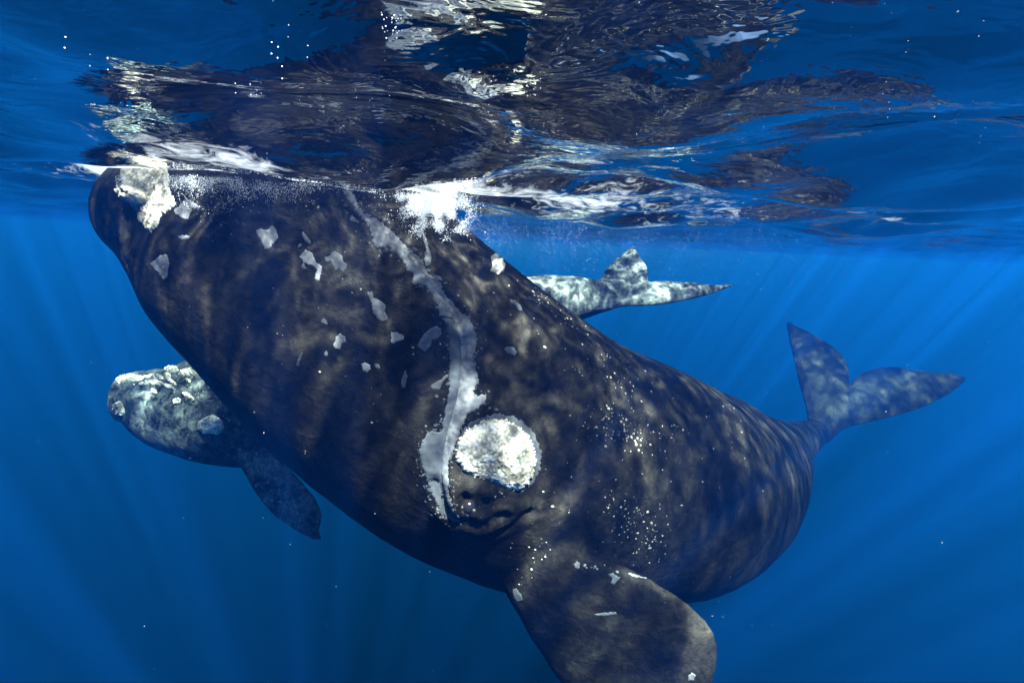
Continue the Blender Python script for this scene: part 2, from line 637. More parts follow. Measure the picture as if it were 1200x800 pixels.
def on_skin(name, outline_px, bvh, base, mat, parent, height=0.006, step=2.0, fray=0.5, lumps=0.0, lump_scale=14.0,
            edge_w=None, seed=0, smooth=False, label=None):
    """a piece lying on the skin: its outline traced where it lies, wrapped on the body and raised by `height`"""
    out = rough_outline(outline_px, step, fray, seed, smooth)
    v2, fs = tri_fill(out, step, seed)
    if edge_w is None:
        edge_w = step * 1.2
    d = edge_dist(v2, out)
    d[:len(out)] = 0
    w = np.clip(d / edge_w, 0, 1)
    w = np.sqrt(1 - (1 - w) ** 2)
    P, keep, idx = [], {}, 0
    for i, (x, y) in enumerate(v2):
        loc, nrm = cast(bvh, x, y)
        if loc is None:
            continue
        if nrm @ (CAM - loc) < 0:
            nrm = -nrm
        h = -0.003 + (height + 0.003) * w[i]
        if lumps:
            q = Vector(loc * lump_scale)
            h += w[i] * lumps * (mnoise.fractal(q, 0.9, 2.0, 4) * 0.95 + (0.55 - mnoise.voronoi(q * 1.6)[0][0]) * 0.45)
        else:
            h += w[i] * height * 0.5 * mnoise.noise(Vector(loc * 30))
        keep[i] = idx
        idx += 1
        P.append(loc + nrm * h)
    faces = [tuple(keep[i] for i in f) for f in fs if all(i in keep for i in f)]
    if not faces:
        return None
    # keep faces towards the outside
    P = np.array(P)
    a, b, c = (P[[f[k] for f in faces]] for k in range(3))
    nn = np.cross(b - a, c - a)
    flip = (nn * (CAM - a)).sum(1) < 0
    faces = [tuple(reversed(f)) if fl else f for f, fl in zip(faces, flip)]
    # drop slivers that span a jump in depth
    ok = []
    for f in faces:
        q = P[list(f)]
        if max(np.linalg.norm(q[0] - q[1]), np.linalg.norm(q[1] - q[2]), np.linalg.norm(q[0] - q[2])) < 0.5:
            ok.append(f)
    # one piece only: the largest
    root = list(range(len(P)))
    def find(i):
        while root[i] != i:
            root[i] = root[root[i]]
            i = root[i]
        return i
    for f in ok:
        root[find(f[1])] = find(f[0]); root[find(f[2])] = find(f[0])
    size = {}
    for f in ok:
        size[find(f[0])] = size.get(find(f[0]), 0) + 1
    big = max(size, key=size.get)
    ok = [f for f in ok if find(f[0]) == big]
    used = sorted({i for f in ok for i in f})
    re_ = {i: n for n, i in enumerate(used)}
    P, ok = P[used], [tuple(re_[i] for i in f) for f in ok]
    o = link_mesh(name, P, ok, mat, parent, base=base)
    if label:
        o['label'] = label
    return o

def crop(x0, y0, k, pts):
    return [(x0 + x * k, y0 + y * k) for x, y in pts]

# ------------------------------------------------------------------ the adult right whale
ADULT = at(565, 500, 5.0)
adult = thing('right_whale', 'huge dark adult whale with ragged white mouth line and mottled skin filling the middle', 'whale', ADULT)
pairs = [  # back (x, y)   belly (x, y)   distance
    (101, 230, 102, 233, 4.00),
    (115, 222, 111, 248, 4.00),
    (134, 207, 120, 268, 4.00),
    (164, 184, 133, 289, 4.00),
    (204, 158, 147, 303, 4.02),
    (262, 138, 167, 334, 4.07),
    (345, 130, 191, 379, 4.15),
    (440, 180, 245, 450, 4.25),
    (520, 245, 316, 528, 4.35),
    (590, 303, 380, 586, 4.50),
    (660, 357, 450, 633, 4.70),
    (722, 396, 535, 664, 5.00),
    (770, 421, 640, 689, 5.45),
    (808, 443, 735, 693, 6.10),
    (834, 457, 795, 681, 7.05),
    (864, 473, 832, 653, 8.3),
    (897, 487, 875, 606, 9.9),
    (924, 494, 915, 556, 11.6),
    (953, 492, 960, 521, 13.2),
]
bodyV, bodyF, AC, AR, ALEN = loft(pairs, fat=[.8]*6 + [.82, .84, .86, .9] + [.95]*9, nst=170)
print('adult length', round(ALEN, 2), 'max radius', AR.max())
fl_root = at(960, 500, 13.4)
fl_plane = (fl_root, at(922, 378, 15.4), at(1131, 445, 14.2))
flukes_px = [(948, 500), (944, 478), (936, 445), (927, 408), (922, 378), (934, 383), (950, 390), (968, 401), (981, 411),
             (991, 424), (994, 440), (995, 454), (1003, 443), (1018, 433), (1040, 429), (1066, 432), (1092, 436), (1115, 437), (1132, 444),
             (1119, 457), (1100, 468), (1075, 479), (1045, 488), (1012, 496), (988, 504), (972, 518), (958, 522)]
flukeV, flukeF = plate(flukes_px, fl_plane, 0.17, 0.9, 0.02, 4, 1)
tmp_bvh = BVHTree.FromPolygons([Vector(v) for v in bodyV], bodyF)
ra, _ = cast(tmp_bvh, 612, 655)
rb_, _ = cast(tmp_bvh, 690, 645)
za, zb = (ra - CAM) @ F, (rb_ - CAM) @ F
print('flipper root depth', za, zb, 'highest', bodyV[:, 2].max())
flipper_px = [(604, 640), (592, 670), (592, 690), (607, 716), (622, 745), (640, 772), (656, 797), (684, 830), (728, 858), (775, 866),
              (815, 848), (834, 806), (843, 760), (837, 737), (820, 718), (800, 702), (775, 687), (745, 671), (715, 661), (690, 650), (665, 630), (630, 622)]
flipV, flipF = plate(flipper_px, (at(612, 655, za + 0.14), at(690, 645, zb - 0.10), at(820, 800, za + 0.10)), 0.13, 0.45, 0.022, 8, 2)
a_body = fuse('body', [(bodyV, bodyF), (flukeV, flukeF), (flipV, flipF)], 0.034, ADULT, SKIN, adult)

bvh0 = bvh_of(a_body, ADULT)
MOUTH = [(404, 222), (432, 255), (460, 281), (485, 306), (505, 330), (521, 352), (533, 374), (539, 395), (541, 420), (540, 445), (536, 467), (529, 492),
         (523, 515), (519, 540), (519, 562), (523, 582), (531, 600), (546, 613)]
mouth3 = polyline3(bvh0, MOUTH) - ADULT
co, no = mesh_np(a_body)
dm = dist_to(co, mouth3)
disp = -0.03 * np.exp(-(dm / 0.028) ** 2) + 0.05 * np.exp(-(dm / 0.25) ** 2)
eye3 = cast(bvh0, 548, 588)[0] - ADULT
de = np.linalg.norm(co - eye3, axis=1)
disp += 0.07 * np.exp(-(de / 0.22) ** 2)
for pts in ([(512, 560), (530, 592), (556, 604), (590, 600)], [(545, 575), (565, 583), (590, 585)], [(540, 618), (580, 618), (620, 600)],
            [(545, 572), (549, 590), (565, 606)], [(560, 572), (570, 592), (595, 600)]):
    ln = polyline3(bvh0, pts, 20) - ADULT
    dl = dist_to(co, ln)
    disp += -0.035 * np.exp(-(dl / 0.03) ** 2) + 0.02 * np.exp(-((dl - 0.07) / 0.04) ** 2)
nz = np.array([mnoise.fractal(Vector(c * 0.9), 1.0, 2.0, 4) for c in co])
disp += 0.022 * nz
chin3 = polyline3(bvh0, [(124, 245), (133, 262), (143, 282), (152, 296)], 12) - ADULT
dc = np.exp(-(dist_to(co, chin3) / 0.16) ** 2)
sel = np.where(dc > 0.02)[0]
for i_ in sel:
    q_ = Vector(co[i_] * 11)
    disp[i_] += dc[i_] * (0.055 * (0.6 - mnoise.voronoi(q_)[0][0]) + 0.03 * mnoise.fractal(q_ * 2, 1, 2, 3))
set_co(a_body, co + no * disp[:, None])
ABVH = bvh_of(a_body, ADULT)

# white peeling skin along the mouth
band_left = [(399, 219), (403, 227), (414, 242), (421, 254), (430, 262), (434, 271), (440, 291), (453, 289), (462, 295), (471, 304), (478, 314), (484, 321), (483, 332), (498, 336),
             (505, 343), (512, 354), (515, 370), (523, 379), (526, 403), (527, 417), (525, 442), (526, 456), (521, 483), (517, 505), (503, 504), (497, 515),
             (490, 527), (493, 541), (500, 563), (508, 582), (518, 603), (534, 612)]
band_right = [(542, 611), (532, 596), (526, 579), (525, 557), (527, 541), (534, 522), (541, 502), (548, 486), (559, 480), (570, 472), (569, 461), (560, 463),
              (555, 458), (562, 447), (559, 434), (555, 420), (560, 398), (556, 384), (550, 370), (539, 365), (531, 354), (523, 346), (515, 329), (504, 321), (498, 313),
              (493, 303), (482, 293), (473, 285), (460, 271), (446, 259), (435, 254), (424, 247), (418, 233), (411, 223)]
mm = np.array([(402, 221)] + MOUTH[1:-1] + [(540, 611)], float)
ms = np.r_[0, np.cumsum(np.hypot(*np.diff(mm, axis=0).T))]
mid_line = [tuple(p) for p in pchip(ms, mm, np.linspace(0, ms[-1], 150))]
def frayed(pts, step, amp, seed):
    q_ = random.Random(seed)
    res = []
    for a_, b_ in zip(pts[:-1], pts[1:]):
        a_, b_ = np.array(a_, float), np.array(b_, float)
        L_ = np.hypot(*(b_ - a_))
        n_ = np.array([-(b_ - a_)[1], (b_ - a_)[0]]) / max(L_, 1e-9)
        k_ = max(1, round(L_ / step))
        for t_ in range(k_):
            res.append(tuple(a_ + (b_ - a_) * t_ / k_ + n_ * q_.uniform(-amp, amp)))
    return res + [pts[-1]]
band_left = frayed(band_left, 1.7, 1.3, 41)
band_right = frayed(band_right, 1.7, 1.3, 42)
PEEL_DULL = crust_material('dull_peeling_skin', (0.055, 0.060, 0.068, 1), (0.022, 0.024, 0.027, 1), 14, 0.7, 0.006, 0.6)
split = 11
on_skin('lip_band', [(x - 1.6, y) for x, y in mid_line] + band_right, ABVH, ADULT, PEEL, adult, 0.007, 1.7, 0.0, edge_w=2.2, seed=3, label='ragged white peeling skin along the mouth line')
up = [p for p in band_left if p[1] < 372]
on_skin('lip_band', up + [(533, 374)] + [p for p in mid_line[::-1] if p[1] < 372], ABVH, ADULT, PEEL, adult, 0.007, 1.7, 0.0, edge_w=2.2, seed=4)
lowb = [(517, 372)] + [p for p in band_left if p[1] > 372]
on_skin('lip_band', lowb + [p for p in mid_line[::-1] if p[1] > 372], ABVH, ADULT, PEEL_DULL, adult, 0.007, 1.7, 0.0, edge_w=2.2, seed=5, label='duller grey peeling skin on the lower lip')

P = {}
P['a'] = crop(80, 180, .3376, [(650, 265), (665, 258), (690, 264), (708, 245), (722, 262), (732, 290), (715, 310), (700, 330), (682, 335), (670, 305), (655, 285)])
P['b'] = crop(300, 180, .175, [(300, 525), (320, 520), (345, 555), (375, 590), (355, 610), (325, 590)])
P['c'] = crop(300, 180, .175, [(265, 632), (290, 600), (325, 600), (300, 627)])
P['d'] = [(350, 300), (358, 292), (365.6, 295.5), (369, 302), (371, 307), (378, 312), (377, 320), (374.5, 329.5), (372, 329), (368, 327), (369, 320), (371, 316), (366, 311.5),
          (357, 308.5), (359, 315), (354, 316), (352, 312), (355, 307)]
P['f'] = crop(280, 300, .175, [(855, 235), (895, 235), (905, 275), (940, 290), (985, 325), (980, 370), (1000, 410), (990, 435), (960, 440), (930, 425), (895, 385), (885, 320)])
P['g'] = crop(280, 300, .175, [(1015, 505), (1060, 508), (1105, 530), (1105, 560), (1060, 575), (1030, 590), (1015, 580)])
P['h'] = crop(280, 300, .175, [(545, 425), (570, 412), (590, 430), (600, 465), (570, 455), (548, 445)])
P['i'] = crop(280, 300, .175, [(680, 512), (715, 540), (720, 575), (690, 590), (682, 628), (650, 625), (622, 600), (640, 570), (645, 535)])
P['j'] = crop(280, 300, .175, [(570, 640), (590, 625), (600, 655), (590, 675), (570, 670)])
P['l'] = crop(280, 300, .175, [(815, 720), (840, 708), (880, 725), (885, 760), (860, 780), (825, 770)])
P['o'] = crop(460, 300, .175, [(160, 600), (210, 515), (260, 475), (300, 465), (330, 490), (330, 530), (290, 565), (265, 560), (260, 600), (220, 645), (190, 625)])
P['p'] = crop(460, 300, .175, [(740, 620), (760, 605), (810, 605), (838, 640), (820, 670), (770, 655)])
P['q'] = crop(80, 180, .3376, [(285, 380), (320, 350), (345, 348), (352, 385), (345, 430), (330, 442), (310, 415), (295, 400)])
P['r'] = crop(100, 180, .175, [(585, 370), (620, 355), (670, 295), (710, 310), (770, 350), (765, 375), (715, 370), (690, 440), (660, 440), (600, 405)])
P['s'] = crop(300, 180, .175, [(620, 415), (650, 410), (680, 440), (700, 475), (670, 465), (630, 455)])
P['t'] = crop(300, 180, .175, [(750, 215), (800, 220), (865, 240), (820, 255)])
P['u'] = crop(300, 180, .175, [(400, 205), (435, 225), (410, 250)])
P['v'] = crop(380, 200, .275, [(418, 265), (430, 262), (445, 320), (460, 365), (455, 400), (430, 415), (425, 380), (432, 340)])
thin = {}
thin['e'] = [(380, 301), (386, 299), (389, 295), (392, 293), (397, 296), (401, 299), (403, 306), (408, 310), (405, 316), (402, 319.5), (397, 315), (392, 318.5), (390, 311), (387, 306), (383, 308), (380, 304)]
thin['k'] = crop(280, 300, .175, [(390, 690), (410, 650), (430, 630), (420, 680), (405, 710), (410, 725), (395, 745), (375, 740), (380, 715)])
thin['m'] = crop(280, 300, .175, [(905, 715), (940, 722), (955, 755), (930, 760), (905, 740)])
thin['n'] = crop(430, 420, .275, [(145, 85), (165, 40), (175, 75), (165, 125), (145, 135)])
thin['w'] = crop(460, 300, .175, [(780, 285), (820, 290), (860, 330), (875, 360), (850, 370), (820, 330), (790, 310)])
thin['x'] = crop(430, 420, .275, [(270, 110), (310, 90), (340, 65), (350, 75), (325, 100), (310, 135), (275, 130)])
thin['y'] = crop(460, 300, .175, [(600, 10), (612, 8), (618, 35), (605, 38)])
P['A'] = [(733, 669), (742, 671), (750, 674), (760, 676), (758, 678.5), (748, 677), (740, 675)]
P['B'] = [(712, 672), (719, 670), (722, 673), (728, 676), (724, 681), (719, 686), (715, 682), (717, 677)]
P['C'] = [(672, 660), (676, 656), (680, 659), (679, 667), (674, 666)]
P['D'] = [(806, 790), (811, 787), (816, 790), (813, 797), (806, 797)]
thin['E'] = [(600, 690), (606, 688), (612, 697), (613, 704), (606, 706), (601, 700)]
thin['F'] = [(694, 719), (706, 717), (722, 716), (724, 720), (712, 722), (700, 722)]
thin['z'] = crop(100, 180, .175, [(610, 555), (650, 540), (710, 550), (690, 575), (640, 580)])
for k, pl in P.items():
    on_skin('skin_patch', pl, ABVH, ADULT, PEEL, adult, 0.003, 1.2, 0.5, seed=ord(k))
for k, pl in thin.items():
    on_skin('skin_patch', pl, ABVH, ADULT, PEEL_THIN, adult, 0.003, 1.2, 0.5, seed=ord(k))

# callosities
call = [(533, 535), (536, 519), (545, 505), (560, 495), (580, 490), (598, 493), (613, 503), (623, 517), (628, 535), (626, 552), (619, 567), (606, 575), (592, 572),
        (575, 565), (558, 559), (543, 550)]
ring = [(580 + (x - 580) * 1.09 + 3, 533 + (y - 533) * 1.09 - 3) for x, y in call]
on_skin('skin_patch', ring, ABVH, ADULT, PEEL_THIN, adult, 0.004, 1.8, 1.6, seed=77)
on_skin('callosity', call, ABVH, ADULT, CALLOSITY, adult, 0.095, 1.25, 1.8, lumps=0.015, lump_scale=26, edge_w=44, seed=5, smooth=True, label='big round white callosity above the eye')
chin1 = crop(100, 180, .175, [(225, 120), (300, 60), (440, 40), (560, 110), (560, 230), (600, 310), (610, 330), (580, 370), (520, 410), (490, 480), (440, 530), (400, 500), (350, 440), (330, 370), (290, 340), (250, 290)])
on_skin('callosity', chin1, ABVH, ADULT, CALLOSITY, adult, 0.012, 1.6, 1.2, lumps=0.012, lump_scale=30, edge_w=5, seed=6, label='white crust at the tip of the jaw')
on_skin('callosity', [(148, 226), (158, 220), (172, 224), (177, 233), (170, 241), (158, 242), (150, 236)], ABVH, ADULT, CALLOSITY, adult, 0.10, 1.5, 0.5, lumps=0.035, lump_scale=30, edge_w=9, seed=8, smooth=True)
on_skin('callosity', crop(460, 300, .175, [(650, -20), (690, 10), (745, 70), (748, 105), (710, 125), (655, 100), (670, 60)]), ABVH, ADULT, CALLOSITY, adult, 0.06, 1.5, 0.4, lumps=0.03, lump_scale=18, edge_w=5, seed=9)

# eye
el, en = cast(ABVH, 548, 592)
bm = bmesh.new()
bmesh.ops.create_uvsphere(bm, u_segments=20, v_segments=12, radius=0.055)
eo = bpy.data.meshes.new('eye'); bm.to_mesh(eo); bm.free()
eo.polygons.foreach_set('use_smooth', [True] * len(eo.polygons))
eo.materials.append(EYE)
eob = bpy.data.objects.new('eye', eo); coll.objects.link(eob); eob.parent = adult
eob.location = Vector(el - en * 0.025 - ADULT)

def specks(name, clusters, bvh, base, mat, parent, rmin, rmax, seed):
    """many tiny flattened knobs on the skin, joined"""
    r = random.Random(seed)
    V, Fc = [], []
    for (cx, cy_, sx, sy, rot, n) in clusters:
        for _ in range(int(n * 1.7)):
            u, v = r.gauss(0, 1.15), r.gauss(0, 1.15)
            x = cx + u * sx * math.cos(rot) - v * sy * math.sin(rot)
            y = cy_ + u * sx * math.sin(rot) + v * sy * math.cos(rot)
            loc, nrm = cast(bvh, x, y)
            if loc is None:
                continue
            d = (loc - CAM) @ F
            rad = r.uniform(rmin, rmax) * (0.32 + 1.2 * r.random() ** 5) * (0.55 + 0.09 * d)
            t = np.cross(nrm, [0.3, 0.2, 0.9]); t /= np.linalg.norm(t)
            b = np.cross(nrm, t)
            k = len(V)
            m_ = 6
            a0 = r.random() * 6.28
            st = r.uniform(0.7, 1.6)
            for j in range(m_):
                a = a0 + j * 6.2832 / m_
                V.append(loc + rad * (math.cos(a) * t * st + math.sin(a) * b) - nrm * 0.002)
            V.append(loc + nrm * rad * 0.5)
            for j in range(m_):
                Fc.append((k + j, k + (j + 1) % m_, k + m_))
    o = link_mesh(name, V, Fc, mat, parent, base=base)
    o['kind'] = 'stuff'
    return o

specks('skin_flakes', [(x, y, 5, 4, 0, 5) for x, y in band_left[::4] + band_right[::4]], ABVH, ADULT, PEEL_THIN, adult, 0.009, 0.016, 19)
specks('whale_lice', [
    (722, 500, 22, 11, 0.35, 110), (705, 505, 10, 8, 0, 40), (748, 512, 14, 8, .3, 40), (700, 440, 30, 14, .4, 70), (745, 440, 20, 8, .4, 25),
    (648, 350, 22, 5, .75, 50), (632, 348, 8, 3, .6, 22), (690, 385, 30, 8, .6, 50), (640, 380, 30, 25, .6, 25), (745, 615, 18, 20, .5, 130), (725, 590, 12, 8, .5, 40), (765, 635, 12, 12, .5, 50),
    (795, 507, 10, 4, .2, 18), (775, 510, 8, 6, .2, 14), (830, 530, 40, 30, 0, 40), (560, 590, 20, 12, .2, 18), (650, 560, 60, 40, 0, 40), (850, 480, 25, 8, .5, 30),
    (325, 592, 5, 4, 0, 0), (520, 596, 4, 6, .3, 25), (630, 645, 12, 8, .3, 16), (615, 680, 8, 10, .5, 8), (690, 664, 14, 2, .1, 14), (400, 370, 80, 70, .8, 60), 
], ABVH, ADULT, LICE, adult, 0.007, 0.013, 21)

# ------------------------------------------------------------------ the calf
CALF = at(420, 425, 7.2)
calf = thing('right_whale', 'smaller pale crusted whale calf swimming behind the adult, its lit flukes beyond the back', 'whale calf', CALF)
cpairs = [
    (141, 460, 141, 470, 7.20),
    (145, 447, 142, 484, 7.20),
    (156, 438, 153, 497, 7.20),
    (176, 434, 180, 519, 7.20),
    (208, 428, 212, 533, 7.20),
    (245, 412, 250, 543, 7.20),
    (300, 392, 305, 546, 7.22),
    (370, 370, 380, 533, 7.24),
    (440, 352, 455, 506, 7.27),
    (510, 338, 528, 466, 7.30),
    (580, 328, 595, 424, 7.33),
    (640, 322, 650, 392, 7.37),
    (682, 325, 690, 372, 7.40),
    (715, 332, 722, 361, 7.45),
]
cbV, cbF, CC, CR, CLEN = loft(cpairs, fat=0.9, nst=120, nring=64)
print('calf length', round(CLEN, 2), CR.max())
croot = at(712, 345, 7.42)
cflukes_px = [(690, 332), (702, 327), (709, 317), (718, 307), (729, 297), (740, 289.5), (746, 294), (750, 302), (758, 314), (760, 330), (770, 329.5), (790, 330), (815, 332),
              (840, 334), (861, 333), (850, 339), (835, 344), (810, 350), (785, 355), (760, 357.5), (735, 359), (712, 362), (692, 362)]
cfV, cfF = plate(cflukes_px, (croot, at(740, 290, 8.0), at(861, 333, 7.55)), 0.085, 0.4, 0.016, 3, 3)
tb = BVHTree.FromPolygons([Vector(v) for v in cbV], cbF)
r1, _ = cast(tb, 283, 525)
r2, _ = cast(tb, 312, 520)
z1 = (r1 - CAM) @ F
cflip_px = [(268, 520), (277, 536), (284, 550), (292, 565), (300, 578), (309, 590), (319, 601), (331, 611), (342, 619), (354, 626), (366, 631), (377, 632), (374, 622), (376, 612), (377, 602),
            (371, 586), (361, 573), (350, 560), (340, 551), (331, 543), (318, 530), (306, 515), (285, 508)]
cpV, cpF = plate(cflip_px, (at(283, 525, z1 + 0.06), at(312, 520, (r2 - CAM) @ F + 0.05), at(377, 620, z1 - 0.12)), 0.06, 0.2, 0.016, 4, 4)
c_body = fuse('body', [(cbV, cbF), (cfV, cfF), (cpV, cpF)], 0.024, CALF, CALF_SKIN, calf)
cb0 = bvh_of(c_body, CALF)
CK = (130, 410, 160 / 853)
cm = crop(*CK, [(330, 170), (400, 215), (470, 255), (530, 300), (565, 350), (568, 400), (550, 450), (548, 510), (570, 560)])
cm3 = polyline3(cb0, cm) - CALF
co, no = mesh_np(c_body)
dm = dist_to(co, cm3)
disp = -0.03 * np.exp(-(dm / 0.03) ** 2) + 0.03 * np.exp(-(dm / 0.12) ** 2)
# lower lip bulge below the rostrum
lip = polyline3(cb0, crop(*CK, [(60, 250), (180, 330), (320, 380), (450, 420)]), 20) - CALF
disp += 0.03 * np.exp(-(dist_to(co, lip) / 0.2) ** 2)
notch = polyline3(cb0, crop(*CK, [(20, 262), (60, 235), (150, 235), (250, 250)]), 20) - CALF
disp += -0.04 * np.exp(-(dist_to(co, notch) / 0.05) ** 2)
disp += 0.012 * np.array([mnoise.fractal(Vector(c * 2.2), 1.0, 2.0, 4) for c in co])
set_co(c_body, co + no * disp[:, None])
CBVH = bvh_of(c_body, CALF)
on_skin('callosity', crop(*CK, [(548, 480), (560, 440), (600, 412), (640, 405), (680, 425), (705, 465), (700, 505), (670, 530), (630, 520), (590, 525), (560, 505)]), CBVH, CALF, CALLOSITY, calf,
        0.05, 1.2, 0.3, lumps=0.02, lump_scale=20, edge_w=6, seed=31, smooth=True, label='round pale callosity above the eye')
for i, pl in enumerate([
    [(30, 185), (60, 160), (110, 148), (160, 150), (200, 165), (190, 190), (130, 195), (80, 205), (40, 205)],
    [(180, 205), (230, 180), (290, 185), (330, 205), (310, 225), (240, 215), (195, 222)],
    [(200, 165), (260, 150), (310, 150), (330, 175), (290, 185), (240, 175)],
    [(335, 115), (370, 92), (410, 100), (420, 130), (380, 140), (350, 135)],
    [(345, 150), (365, 140), (380, 180), (410, 210), (390, 215), (355, 185)],
    [(315, 205), (370, 215), (405, 245), (380, 250), (330, 225)],
    [(445, 130), (480, 110), (530, 130), (540, 155), (490, 160), (450, 155)],
    [(470, 180), (495, 180), (495, 200), (475, 200)],
    [(445, 265), (480, 265), (520, 300), (510, 310), (460, 285)],
    [(250, 240), (280, 245), (290, 270), (265, 270)],
    [(385, 310), (420, 295), (440, 320), (410, 340), (390, 330)],
    [(20, 345), (50, 315), (80, 345), (85, 400), (50, 410), (25, 380)],
]):
    on_skin('callosity', crop(*CK, pl), CBVH, CALF, CALLOSITY, calf, 0.030, 1.1, 0.6, lumps=0.035, lump_scale=22, edge_w=3.5, seed=40 + i, smooth=True)
for i, pl in enumerate([
    [(400, 205), (440, 215), (520, 265), (560, 310), (640, 310), (650, 325), (600, 335), (600, 370), (580, 420), (555, 450), (565, 390), (550, 330), (480, 280), (420, 235)],
    [(620, 255), (640, 245), (655, 265), (640, 280)],
]):
    on_skin('skin_patch', crop(*CK, pl), CBVH, CALF, PEEL_THIN, calf, 0.006, 1.2, 0.3, seed=60 + i)
specks('whale_lice', [(215, 455, 30, 10, .4, 60), (250, 470, 25, 10, .5, 40), (262, 492, 14, 6, -.2, 50), (285, 535, 10, 5, .5, 70), (300, 555, 9, 10, .9, 80), (318, 585, 8, 14, -.7, 60), (350, 600, 18, 14, .8, 60), (365, 590, 10, 6, .9, 30), (225, 440, 12, 4, .3, 40)],
       CBVH, CALF, LICE, calf, 0.008, 0.017, 22)
el, en = cast(CBVH, *crop(*CK, [(615, 545)])[0])
ce = bpy.data.objects.new('eye', eo); coll.objects.link(ce); ce.parent = calf
ce.scale = (0.6, 0.6, 0.6)
ce.location = Vector(el - en * 0.015 - CALF)

# ------------------------------------------------------------------ foam and bubbles
def blobs(name, pts, rads, mat, label, flat=1.0):
    """many small round bubbles, joined"""
    bm = bmesh.new()
    bmesh.ops.create_icosphere(bm, subdivisions=1, radius=1)
    bv = np.array([v.co for v in bm.verts]); bf = np.array([[v.index for v in f.verts] for f in bm.faces]); bm.free()
    pts, rads = np.asarray(pts), np.asarray(rads)
    V = pts[:, None, :] + bv[None] * (rads[:, None, None] * np.array([1, 1, flat]))
    Fc = bf[None] + (np.arange(len(pts)) * len(bv))[:, None, None]
    me = bpy.data.meshes.new(name)
    V = V.reshape(-1, 3); Fc = Fc.reshape(-1, 3)
    me.vertices.add(len(V)); me.vertices.foreach_set('co', V.ravel())
    me.loops.add(Fc.size); me.loops.foreach_set('vertex_index', Fc.ravel())
    me.polygons.add(len(Fc)); me.polygons.foreach_set('loop_start', np.arange(len(Fc)) * 3)
    me.update(calc_edges=True)
    me.polygons.foreach_set('use_smooth', [True] * len(Fc))
    me.materials.append(mat)
    o = bpy.data.objects.new(name, me)
    coll.objects.link(o)
    o['kind'] = 'stuff'
    o['label'] = label
    return o

def foam_material(name, clear):
    mt, nt = new_mat(name)
    d = nt.nodes.new('ShaderNodeBsdfDiffuse'); d.inputs['Color'].default_value = (0.86, 0.88, 0.9, 1)
    t = nt.nodes.new('ShaderNodeBsdfTranslucent'); t.inputs['Color'].default_value = (0.86, 0.88, 0.9, 1)
    mx = nt.nodes.new('ShaderNodeMixShader'); mx.inputs[0].default_value = 0.45
    nt.links.new(d.outputs[0], mx.inputs[1]); nt.links.new(t.outputs[0], mx.inputs[2])
    tr = nt.nodes.new('ShaderNodeBsdfTransparent')
    m2 = nt.nodes.new('ShaderNodeMixShader'); m2.inputs[0].default_value = clear
    nt.links.new(mx.outputs[0], m2.inputs[1]); nt.links.new(tr.outputs[0], m2.inputs[2])
    mx = m2
    out = nt.nodes.new('ShaderNodeOutputMaterial'); nt.links.new(mx.outputs[0], out.inputs['Surface'])
    return mt
FOAM = foam_material('white_foam', 0.4)
HEAD_GLARE_FOAM = foam_material('head_glare_foam', 0.62)
SOFT_FOAM = foam_material('thin_foam', 0.62)
FINE = foam_material('haze_bubbles', 0.78)

def on_surface(px, py):
    d = ray(px, py)
    p = CAM + d * (CAM_DEPTH / d[2])
    p[2] = sea(np.array([p[0]]), np.array([p[1]]))[0]
    return p

def grains(name, pts, rads, mat, label):
    pts, rads = np.asarray(pts), np.asarray(rads)
    bv = np.array([(1, 0, 0), (-1, 0, 0), (0, 1, 0), (0, -1, 0), (0, 0, 1), (0, 0, -1)], float)
    bf = np.array([(0, 2, 4), (2, 1, 4), (1, 3, 4), (3, 0, 4), (2, 0, 5), (1, 2, 5), (3, 1, 5), (0, 3, 5)])
    V = (pts[:, None, :] + bv[None] * rads[:, None, None]).reshape(-1, 3)
    Fc = (bf[None] + (np.arange(len(pts)) * 6)[:, None, None]).reshape(-1, 3)
    me = bpy.data.meshes.new(name)
    me.vertices.add(len(V)); me.vertices.foreach_set('co', V.ravel())
    me.loops.add(Fc.size); me.loops.foreach_set('vertex_index', Fc.ravel())
    me.polygons.add(len(Fc)); me.polygons.foreach_set('loop_start', np.arange(len(Fc)) * 3)
    me.update(calc_edges=True)
    me.materials.append(mat)
    o = bpy.data.objects.new(name, me); coll.objects.link(o)
    o['kind'] = 'stuff'; o['label'] = label
    return o

# the churned plume where the back breaks the surface
r = random.Random(11)
pp, rr = [], []
zp = (cast(ABVH, 520, 268)[0] - CAM) @ F
for _ in range(120000):
    v = r.random() ** 1.5
    wx = 66 * (1 - 0.5 * v)
    x = 488 + 26 * v + r.gauss(0, 0.42) * wx
    y = 209 + 68 * v + r.gauss(0, 3)
    if mnoise.noise(Vector((x * .06, y * .06, 3.1))) + 0.55 - 0.6 * v + r.gauss(0, .12) < 0.1:
        continue
    p = at(x, y, zp + r.gauss(0.0, 0.22))
    if p[2] > -0.02:
        continue
    pp.append(p); rr.append(0.0018 + 0.0035 * r.random() ** 6)
grains('bubble_cloud', pp, rr, FOAM, 'white cloud of bubbles where the back breaks the surface')
pp, rr = [], []
for _ in range(70000):  # these bubbles whiten the head top to imitate the glare there
    x = r.uniform(135, 490)
    y = 188 + abs(r.gauss(0, 1)) * (18 + 15 * mnoise.noise(Vector((x * .011, 0.3, 7.3))))
    if mnoise.fractal(Vector((x * .03, y * .05, 9.1)), 1, 2, 3) + r.gauss(0, .3) < -0.05:
        continue
    loc, _n = cast(ABVH, x, y)
    if loc is None:
        continue
    p = at(x, y, (loc - CAM) @ F - 0.02 - abs(r.gauss(0, 0.10)))
    if p[2] > -0.004:
        continue
    pp.append(p); rr.append(0.0015 + 0.002 * r.random() ** 4)
grains('haze_bubbles', pp, rr, HEAD_GLARE_FOAM, 'thin veil of fine bubbles imitating glare over the top of the head')

